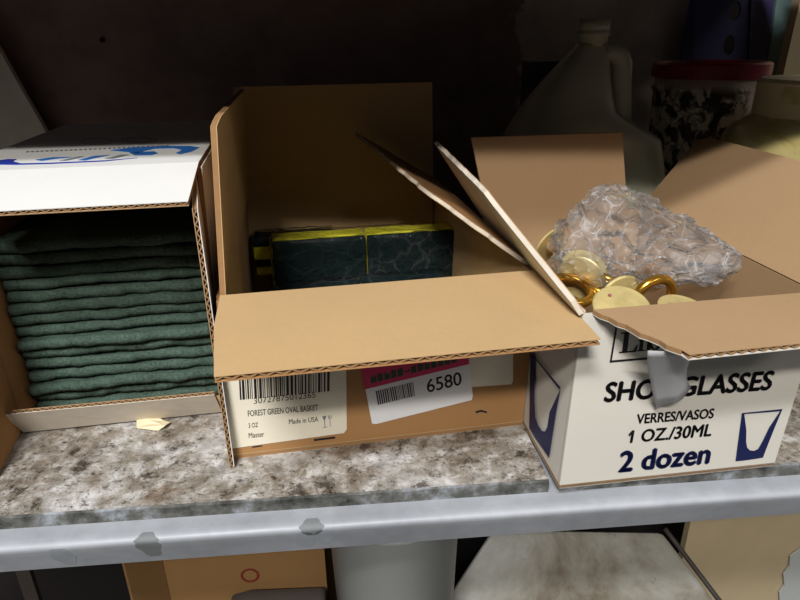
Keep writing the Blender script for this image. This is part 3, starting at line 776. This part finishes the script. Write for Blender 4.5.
# torn cloudy tape hanging under the front flap corner
rows = []; Lf = [(648,351,.058),(647,361,.046),(648.5,372,.034),(651,384,.022),(653,395,.014),(657,409,.007)]; Rf = [(691,353,.058),(690,359,.048),(688,366,.038),(686.5,373,.028),(687,380,.018),(691,387,.010)]
def spline(A, a):
    q = a*(len(A)-1); k = min(int(q), len(A)-2); w_ = q-k; return [A[k][c]*(1-w_)+A[k+1][c]*w_ for c in range(3)]
for i in range(9):
    p, q = spline(Lf, i/8), spline(Rf, i/8); row = []
    for j in range(9):
        b = j/8; x, y, l = [p[c]*(1-b)+q[c]*b for c in range(3)]
        row.append(PR.at(x, y + (5*math.sin(b*math.pi)-3*math.sin(b*2*math.pi))*(i/8)**2, l + 0.010*math.sin(b*math.pi)*(i/8)))
    rows.append(row)
vs = [p for r_ in rows for p in r_]; fs = [[i*9+j, i*9+j+1, (i+1)*9+j+1, (i+1)*9+j] for i in range(8) for j in range(8)]
tp = mesh('tape', vs, fs, TAPE, c3, smooth=True)
tp['label'] = 'torn strip of cloudy clear tape hanging from the front flap'
sd = tp.modifiers.new('thick', 'SOLIDIFY'); sd.thickness = 0.0003

# ---- brass rings with round plates
def ring_proto(label, loc, rot, group='brass rings in the shot glass carton'):
    t = root('napkin_ring', label, 'napkin ring', loc, group, rot)
    N = 40; rr = 0.0205
    g = G().tube([(rr*math.cos(2*math.pi*k/N), 0, rr*math.sin(2*math.pi*k/N)) for k in range(N)], 0.0048, 14, 0, True)
    g.build('ring_band', BRASS, t, local=True, smooth=True)
    g = G().lathe((0,0,rr+0.0046), [(0.0, 0), (0.0235, 0), (0.0245, 0.0008), (0.0245, 0.002), (0.0232, 0.003), (0.0, 0.0031)], 48)
    md = g.build('round_plate', MEDAL, t, local=True)
    g = G().lathe((-0.010,0.010,rr+0.0077), [(0.0, 0), (0.0016, 0), (0.0012, 0.0011), (0.0, 0.0013)], 12)
    g.build('rivet', PADINK, md, local=True, smooth=True)
    return t
def dup(src, label, loc, rot):
    c = src.copy(); COL.objects.link(c); c.location = V(loc)*S; c.rotation_euler = rot; c['label'] = label
    for ch in src.children:
        d = ch.copy(); COL.objects.link(d); d.parent = c
        for gg in ch.children:
            e = gg.copy(); COL.objects.link(e); e.parent = d
    return c
def under(px, z, rot):                      # ring centre so that its plate faces out at that spot
    from mathutils import Euler
    p = onz(px[0], px[1], z); return p - (Euler(rot).to_matrix() @ V((0, 0, 0.0275)))
r1 = (R(34), R(-6), R(10)); r2 = (R(24), R(4), R(-15))
proto = ring_proto('brass ring with pale round plate facing up, beside the left torn flap', under((584,268), 0.160, r1), r1)
dup(proto, 'brass ring with large pale plate half behind the front flap', under((622,306), 0.172, r2), r2)
more = [((604,285), 0.152, (R(98), R(8), R(14)), 'brass ring lying on its side between the two bright plates'),
        ((571,290), 0.153, (R(-80), R(14), R(-40)), 'brass ring tucked against the torn left flap'),
        ((653,298), 0.154, (R(200), R(62), R(30)), 'brass ring standing upright right of the large pale plate'),
        ((566,258), 0.146, (R(-70), R(20), R(40)), 'brass ring in the dim far left corner of the white carton'),
        ((668,268), 0.118, (R(100), R(-20), R(20)), 'brass ring low in the carton below the right lobe of the bag')]
dup(proto, 'brass ring showing only a plate rim at the right, under the bag tip', under((686,310), 0.160, (R(14), R(3), R(20))), (R(14), R(3), R(20)))
for px, z, rot, lb in more: dup(proto, lb, onz(px[0], px[1], z), rot)

# ---- crumpled clear bag
def bag():
    bm = bmesh.new(); bmesh.ops.create_icosphere(bm, subdivisions=6, radius=1)
    ctr = V(K(0.094, 0.138, 0.193)); vs = []; r = random.Random(12)
    fac = []
    for k in range(70):                      # crumple facets
        z = r.uniform(-1, 1); a = r.uniform(0, 2*math.pi); q = math.sqrt(1-z*z)
        fac.append((V((q*math.cos(a), q*math.sin(a), z)), r.uniform(0.80, 1.06)))
    for i, v in enumerate(bm.verts):
        v.index = i; d = v.co.normalized()
        rad = min([h/d.dot(n) for n, h in fac if d.dot(n) > 0.3])
        p = V((d.x*0.058, d.y*0.056, d.z*0.047))*rad
        tip = max(0, d.dot(V((0.86, -0.50, -0.05)).normalized()))**5; p += V((0.040, -0.026, -0.001))*tip
        lt = max(0, d.dot(V((-0.9, -0.3, -0.2)).normalized()))**3; p += V((-0.010, -0.004, -0.008))*lt
        tp_ = max(0, d.dot(V((0.0, 0.1, 1)).normalized()))**4; p += V((-0.004, 0, 0.010))*tp_; lb_ = max(0, d.dot(V((0.55, -0.8, -0.2)).normalized()))**4; p += V((0.012, -0.020, -0.006))*lb_
        a = noise.noise(p*26+V((1.3, 0, 0))); b = 1-2*abs(noise.noise(p*50+V((3.3, 7, 1)))); c = 1-2*abs(noise.noise(p*110+V((9, 2, 5))))
        p += d*(0.009*a + 0.0075*b**3 + 0.0016*c - 0.001)
        vs.append(ctr + p)
    fs = [[q.index for q in f.verts] for f in bm.faces]; bm.free()
    o = mesh('plastic_bag', vs, fs, FILM)
    return tag(o, 'crumpled clear plastic bag lying on brass rings in the white carton', 'bag')
bag()

# ------------------------------------------------------------------ things at the back of the shelf
# jug
jy = 0.47
t = root('plastic_jug', 'milky plastic jug with handle standing behind the cartons', 'jug', ony(580, 190, jy).xy.to_3d())
secs = [(506,653,None,0.0),(504,655,None,0.004),(504,655,215,None),(504,654,170,None),(507,650,137,None),(510,640,128,None),(519,612,112,None),(533,609,93,None),(547,608,77,None),(560,608,63,None),(570,608,53,None),(576,607,47,None),(578,607,43,None)]
rings = []
for (xl, xr, yy, zz) in secs:
    yq = 230 if yy is None else yy
    a = ony(xl, yq, jy); b = ony(xr, yq, jy)
    z = zz if zz is not None else (a.z+b.z)/2
    cx_, hw = (a.x+b.x)/2, (b.x-a.x)/2; hd = min(hw, 0.085) if z < 0.25 else hw*0.9
    ex = 0.62 if z < 0.25 else 0.85
    rings.append([V((cx_+hw*math.copysign(abs(math.cos(2*math.pi*j/48))**ex, math.cos(2*math.pi*j/48)), jy+hd*math.copysign(abs(math.sin(2*math.pi*j/48))**ex, math.sin(2*math.pi*j/48)), z)) for j in range(48)])
G().loft(rings).build('jug_body', JUGM, t, smooth=True)
cn = ony(592.5, 43, jy); nr = (ony(607,43,jy)-ony(578,43,jy)).length/2; zt = ony(592.5, 19, jy).z
hgt = zt-cn.z
G().lathe(cn, [(nr*0.96, -0.004), (nr*0.96, hgt*0.25), (nr*1.05, hgt*0.3), (nr*1.05, hgt*0.45), (nr*0.95, hgt*0.5), (nr*1.02, hgt*0.6), (nr*1.02, hgt), (nr*0.85, hgt), (nr*0.85, hgt*0.9)], 40).build('neck', JUGM, t, smooth=True)
hp = [ony(x, y, jy-0.01) for x, y in ((603,52),(612,52.5),(619,55),(621.5,64),(621,90),(620.5,120),(620,142))]
G().tube(hp, [0.012, 0.0135, 0.0145, 0.0150, 0.0150, 0.0155, 0.018], 16).build('handle', JUGM, t, smooth=True)

# bucket with red lid
bc = ony(705, 100, 0.56); ra = (ony(755, 80, 0.56)-ony(654, 80, 0.56)).length/2; zl0, zl1 = ony(705, 80, 0.56-ra).z, ony(705, 64, 0.56-ra).z
t = root('plastic_bucket', 'pale bucket with dark splashes and dark red lid at back right', 'bucket', (bc.x, 0.56, 0))
G().lathe((bc.x, 0.56, 0), [(ra*0.84, 0.0), (ra*0.86, 0.01), (ra*0.95, zl0-0.05), (ra*0.955, zl0-0.022), (ra*1.0, zl0-0.02), (ra*1.0, zl0-0.014), (ra*0.96, zl0-0.012), (ra*0.965, zl0)], 64).build('bucket_body', SPLAT, t, smooth=True)
G().lathe((bc.x, 0.56, 0), [(ra*1.0, zl0-0.001), (ra*1.03, zl0), (ra*1.03, zl1-0.003), (ra*1.0, zl1), (ra*0.9, zl1), (ra*0.88, zl1-0.006)], 64).build('lid', RED, t)

# jar with cream lid
jk = 0.936; jc = V((0.672*jk, -0.46+0.855*jk, 0)); rl = 0.088*jk; jz = lambda z: 0.385+(z-0.385)*jk
t = root('storage_jar', 'large murky yellow jar with cream lid behind the open flap', 'jar', jc)
G().lathe(jc, [(r_*jk, jz(z_) if z_ > 0.1 else z_) for r_, z_ in ((0.118, 0.0), (0.124, 0.008), (0.125, 0.225), (0.121, 0.247), (0.110, 0.262), (0.094, 0.272), (0.086, 0.276), (0.086, 0.2775))], 64).build('jar_body', JAR, t, smooth=True)
lid = G().lathe(jc, [(rl, jz(0.2775)), (rl+0.001, jz(0.279)), (rl+0.001, jz(0.322)), (rl-0.003, jz(0.327)), (0.01, jz(0.328))], 64).build('lid', JARLID, t)
g = G(); N = 20; a0, a1 = R(198), R(285)
g.loft([[jc+V(((rl+dr)*math.cos(a0+(a1-a0)*k/N), (rl+dr)*math.sin(a0+(a1-a0)*k/N), z)) for k in range(N+1)] for dr, z in ((0.0015, jz(0.297)), (0.0015, jz(0.319)))], 0, False, False)
g.build('lid_patch', LIDPATCH, lid, smooth=True)  # mottled pale yellow patch round part of the lid side

# blue perforated upright, teal strip and beige board far right
def holed(name, quad, holes, mat, parent, t=0.006):
    bm = bmesh.new(); pl = Plane((0, 0.70, 0), (0, -1, 0), 0)
    def loop(pts):
        vv = [bm.verts.new(p) for p in pts]; return [bm.edges.new((vv[i], vv[(i+1) % len(vv)])) for i in range(len(vv))]
    es = loop(quad)
    for h in holes: es += loop(h)
    bmesh.ops.triangle_fill(bm, use_beauty=True, edges=es)
    ex = bmesh.ops.extrude_face_region(bm, geom=bm.faces[:])
    for e in ex['geom']:
        if isinstance(e, bmesh.types.BMVert): e.co.y += t
    for i, v in enumerate(bm.verts): v.index = i
    vs = [v.co.copy() for v in bm.verts]; fs = [[v.index for v in f.verts] for f in bm.faces]; bm.free()
    return mesh(name, vs, fs, mat, parent)
yb = 0.70
at = lambda x, y: ony(x, y, yb)
t = root('perforated_upright', 'dark blue perforated steel upright leaning at the back above the red lid', 'upright', (at(720, 60).x, yb, 0))
def oval(cx_, cy_, rx, ry): return [at(cx_+rx*math.cos(2*math.pi*k/20)+0.12*ry*math.sin(2*math.pi*k/20)*-1, cy_+ry*math.sin(2*math.pi*k/20)) for k in range(20)]
bq = lambda xt, xb: (xt, xb)
def bot(x, y, z=0.0):                        # continue an edge down to the shelf
    return V((x, yb, z))
tl, tr = at(724, -30), at(778, -30)
bl, br = at(712, 110), at(771, 110)
holed('front_face', [tl, tr, V((br.x, yb, 0.0)), V((bl.x, yb, 0.0))], [oval(735.5, 11, 5.5, 10), oval(729, 45, 5.5, 10), oval(724, 78, 5.5, 10)], BLUESTEEL, t)
G().slab([at(751,-30), at(755,-30), at(749.5,110), at(745,110)], (0, -1, 0), 0.010).build('rib', BLUESTEEL, t)
G().add([at(695,-30), tl, V((bl.x, yb, 0)), V((at(680,110).x, yb+0.02, 0)), *(p+V((0,0.005,0)) for p in (at(695,-30), tl, V((bl.x, yb, 0)), V((at(680,110).x, yb+0.02, 0))))], [[0,1,2,3],[4,5,6,7],[0,1,5,4],[1,2,6,5],[2,3,7,6],[3,0,4,7]]).build('side_flange', BLUESTEEL, t)
t = G().slab([at(780,-30), at(808,-30), V((at(795,110).x, yb+0.012, 0)), V((at(771.5,110).x, yb+0.012, 0))], (0, -1, 0), 0.006).build('painted_strip', TEALP)
tag(t, 'dull teal strip standing at the back between blue upright and beige board', 'strip')
yb = 0.62
g = G().slab([at(803,-30), at(900,-30), V((at(900,100).x, yb, 0)), V((at(772,100).x, yb, 0))], (0, -1, 0), 0.02)
tag(g.build('beige_board', BEIGE), 'beige board standing at far right above the jar lid', 'board')

# stained pale panel at far left, small dark crate behind the jug
yb = 0.69
g = G().slab([at(-30,-5), at(19,82), at(45,127), V((at(60,150).x+0.06, yb, 0.0)), V((-0.85, yb, 0.0)), V((-0.85, yb, at(-30,-5).z))], (0, -1, 0), 0.012)
tag(g.build('pale_panel', DIRTY_PANEL), 'stained pale panel leaning at far left behind the pad carton', 'panel')
a, b = ony(527, 61, 0.60), ony(552, 61, 0.60)
g = G().box((a.x, 0.575, 0.0), (b.x+0.03, 0.632, a.z))
tag(g.build('dark_crate', CHAR, bevel=0.004), 'dark narrow container just visible left of the milky jug', 'container')

# ------------------------------------------------------------------ things on the shelf below
t = root('brown_carton', 'brown cardboard carton with a red ring mark under the shelf', 'box', (-0.17, 0.25, ZL))
a, b = ony(164, 570, 0.16), ony(325, 560, 0.16)
x0, x1 = a.x, b.x; zt = -0.12
g = G()
for lo, hi in (((x0,0.16,ZL),(x1,0.165,zt)), ((x0,0.40,ZL),(x1,0.405,zt)), ((x0,0.165,ZL),(x0+0.005,0.40,zt)), ((x1-0.005,0.165,ZL),(x1,0.40,zt)), ((x0,0.16,zt),(x1,0.405,zt+0.005)), ((x0+.005,0.165,ZL),(x1-.005,0.40,ZL+0.005))):
    g.box(lo, hi)
bx = g.build('carton_body', KRAFT_DIM, t)
pl = Plane((0, 0.16, 0), (0, -1, 0), 0.0006); g = G(); o_ = []; i_ = []
for k in range(30):
    a = 2*math.pi*k/30; o_.append((250+9.5*math.cos(a), 575.5+7*math.sin(a))); i_.append((250+7*math.cos(a), 575.5+5*math.sin(a)))
pl.ring(g, o_, i_); g.build('red_ring_mark', REDINK, bx)
G().slab([V((x0-0.001,0.16,zt-0.02)), V((x0-0.026,0.115,zt-0.02)), V((x0-0.026,0.115,ZL+0.02)), V((x0-0.001,0.16,ZL+0.02))], (0.87,-0.48,0), 0.004).build('side_flap', KRAFT_DIM, t)
g = G(); p0 = ony(226, 591, 0.15); p1 = ony(326, 586, 0.15)
prof = [(p0.x, ZL), (p0.x, p0.z-0.03), (p0.x+0.008, p0.z-0.006), (p0.x+0.03, p0.z), (p1.x-0.004, p1.z), (p1.x, p1.z-0.004), (p1.x, ZL)]
g.loft([[(x, y, z) for x, z in prof] for y in (0.07, 0.15)])
tag(g.build('charcoal_tray', CHAR, bevel=0.003), 'dark charcoal tray standing in front of the brown carton below', 'tray')
# thin pale post; its charcoal colour stands in for the dim light
px = ony(30, 585, 0.12)
t = root('shelf_post', 'thin pale steel post, coloured dark for the dim space below the shelf, at far left', 'post', (px.x, 0.12, ZL))
pw = 0.008
G().box((px.x-pw, 0.115, ZL), (px.x+pw, 0.119, ZB-0.001)).build('post_face', CHAR, t)
G().box((px.x-pw, 0.119, ZL), (px.x-pw+0.004, 0.139, ZB-0.001)).build('post_flange', CHAR, t)
# white tub
ca, cb = ony(332, 545, 0.13), ony(455, 545, 0.13); cxm = (ca.x+cb.x)/2; r0 = (cb.x-ca.x)/2*1.02
t = root('white_tub', 'white plastic tub tapering down below the middle carton', 'tub', (cxm, 0.13, ZL))
G().lathe((cxm, 0.13, 0), [(r0*0.80, ZL), (r0*0.82, ZL+0.006), (r0*1.02, -0.12), (r0*1.06, -0.118), (r0*1.06, -0.106), (r0*1.0, -0.105), (r0*0.97, -0.115), (r0*0.76, ZL+0.012)], 56).build('tub_body', WHITEPLASTIC, t, smooth=True)
# big dirty white container with sloping lid
t = root('storage_bin', 'large grimy white bin with sloping top below the right carton', 'bin', (0.34, 0.30, ZL))
A = [ony(455, 600, 0.16), ony(690, 570, 0.16)]
yq = 0.15
c_ = [(onplane(x, y, (0, 0.30, -0.33), (0, -0.75, 0.66))) for x, y in ((428,622),(742,632),(664,529),(492,526))]
low = [V((p.x, p.y, ZL)) for p in c_]
G().add(c_+low, [[0,1,2,3],[4,5,6,7],[0,1,5,4],[1,2,6,5],[2,3,7,6],[3,0,4,7]]).build('bin_body', DIRTYWHITE, t, bevel=0.012)
rim = []
for i in (1, 2):
    rim.append(c_[i])
G().tube([c_[1].lerp(c_[2], k/6)+V((0.001, 0, 0.001)) for k in range(7)], 0.004, 10).build('rim', CHAR, t, smooth=True)
# beige board and white sheet at lower right
yq = 0.33
a = ony(691, 520, yq)
g = G().box((a.x, yq, ZL), (0.97, yq+0.014, -0.05))
tag(g.build('beige_sheet', BEIGE), 'flat beige board standing upright under the shelf at far right', 'board')
g = G(); pts = [(801,548),(790,556),(789,566),(783,574),(784,585),(779,592),(780,612),(830,612),(830,548)]
g.slab([ony(x, y, yq-0.004) for x, y in pts] , (0, -1, 0), 0.003)
tag(g.build('torn_sheet', WHITEPLASTIC), 'torn white sheet against the beige board at bottom right corner', 'sheet')

# ------------------------------------------------------------------ light
def area(name, loc, aim, sx, sy, power, col=(1, 1, 1)):
    l = bpy.data.lights.new(name, 'AREA'); l.shape = 'RECTANGLE'; l.size = sx; l.size_y = sy; l.energy = power; l.color = col
    o = bpy.data.objects.new(name, l); COL.objects.link(o); o.location = V(loc)
    o.rotation_euler = (V(aim)-V(loc)).to_track_quat('-Z', 'Y').to_euler(); return o
area('ceiling_or_fill_lamp', (-0.40, -1.75, 1.62), (0.05, 0.1, 0.1), 0.6, 0.06, 39, (1.0, 0.95, 0.88))
area('ceiling_or_fill_lamp', (-0.38, -1.15, 1.62), (0.0, 0.0, 0.0), 0.45, 0.12, 34, (0.97, 0.98, 1.0))
area('ceiling_or_fill_lamp', (1.5, -2.1, 1.9), (0.0, 0.0, 0.0), 1.1, 0.12, 10, (1.0, 0.96, 0.9))  # added for glints on the film, raised to brighten the far right
area('ceiling_or_fill_lamp', (-1.9, -2.6, 2.2), (0.0, 0.0, 0.0), 1.1, 0.12, 6, (1.0, 0.96, 0.9))  # added fill lamp for highlights on the plastic film
w = bpy.data.worlds.new('world'); sc.world = w; w.use_nodes = True
bg = w.node_tree.nodes['Background']; bg.inputs[0].default_value = (0.85, 0.92, 1.0, 1); bg.inputs[1].default_value = 0.055
vs_ = sc.view_settings; vs_.view_transform = 'Standard'; vs_.look = 'None'; vs_.gamma = 1; vs_.exposure = 0.0
vs_.use_curve_mapping = False
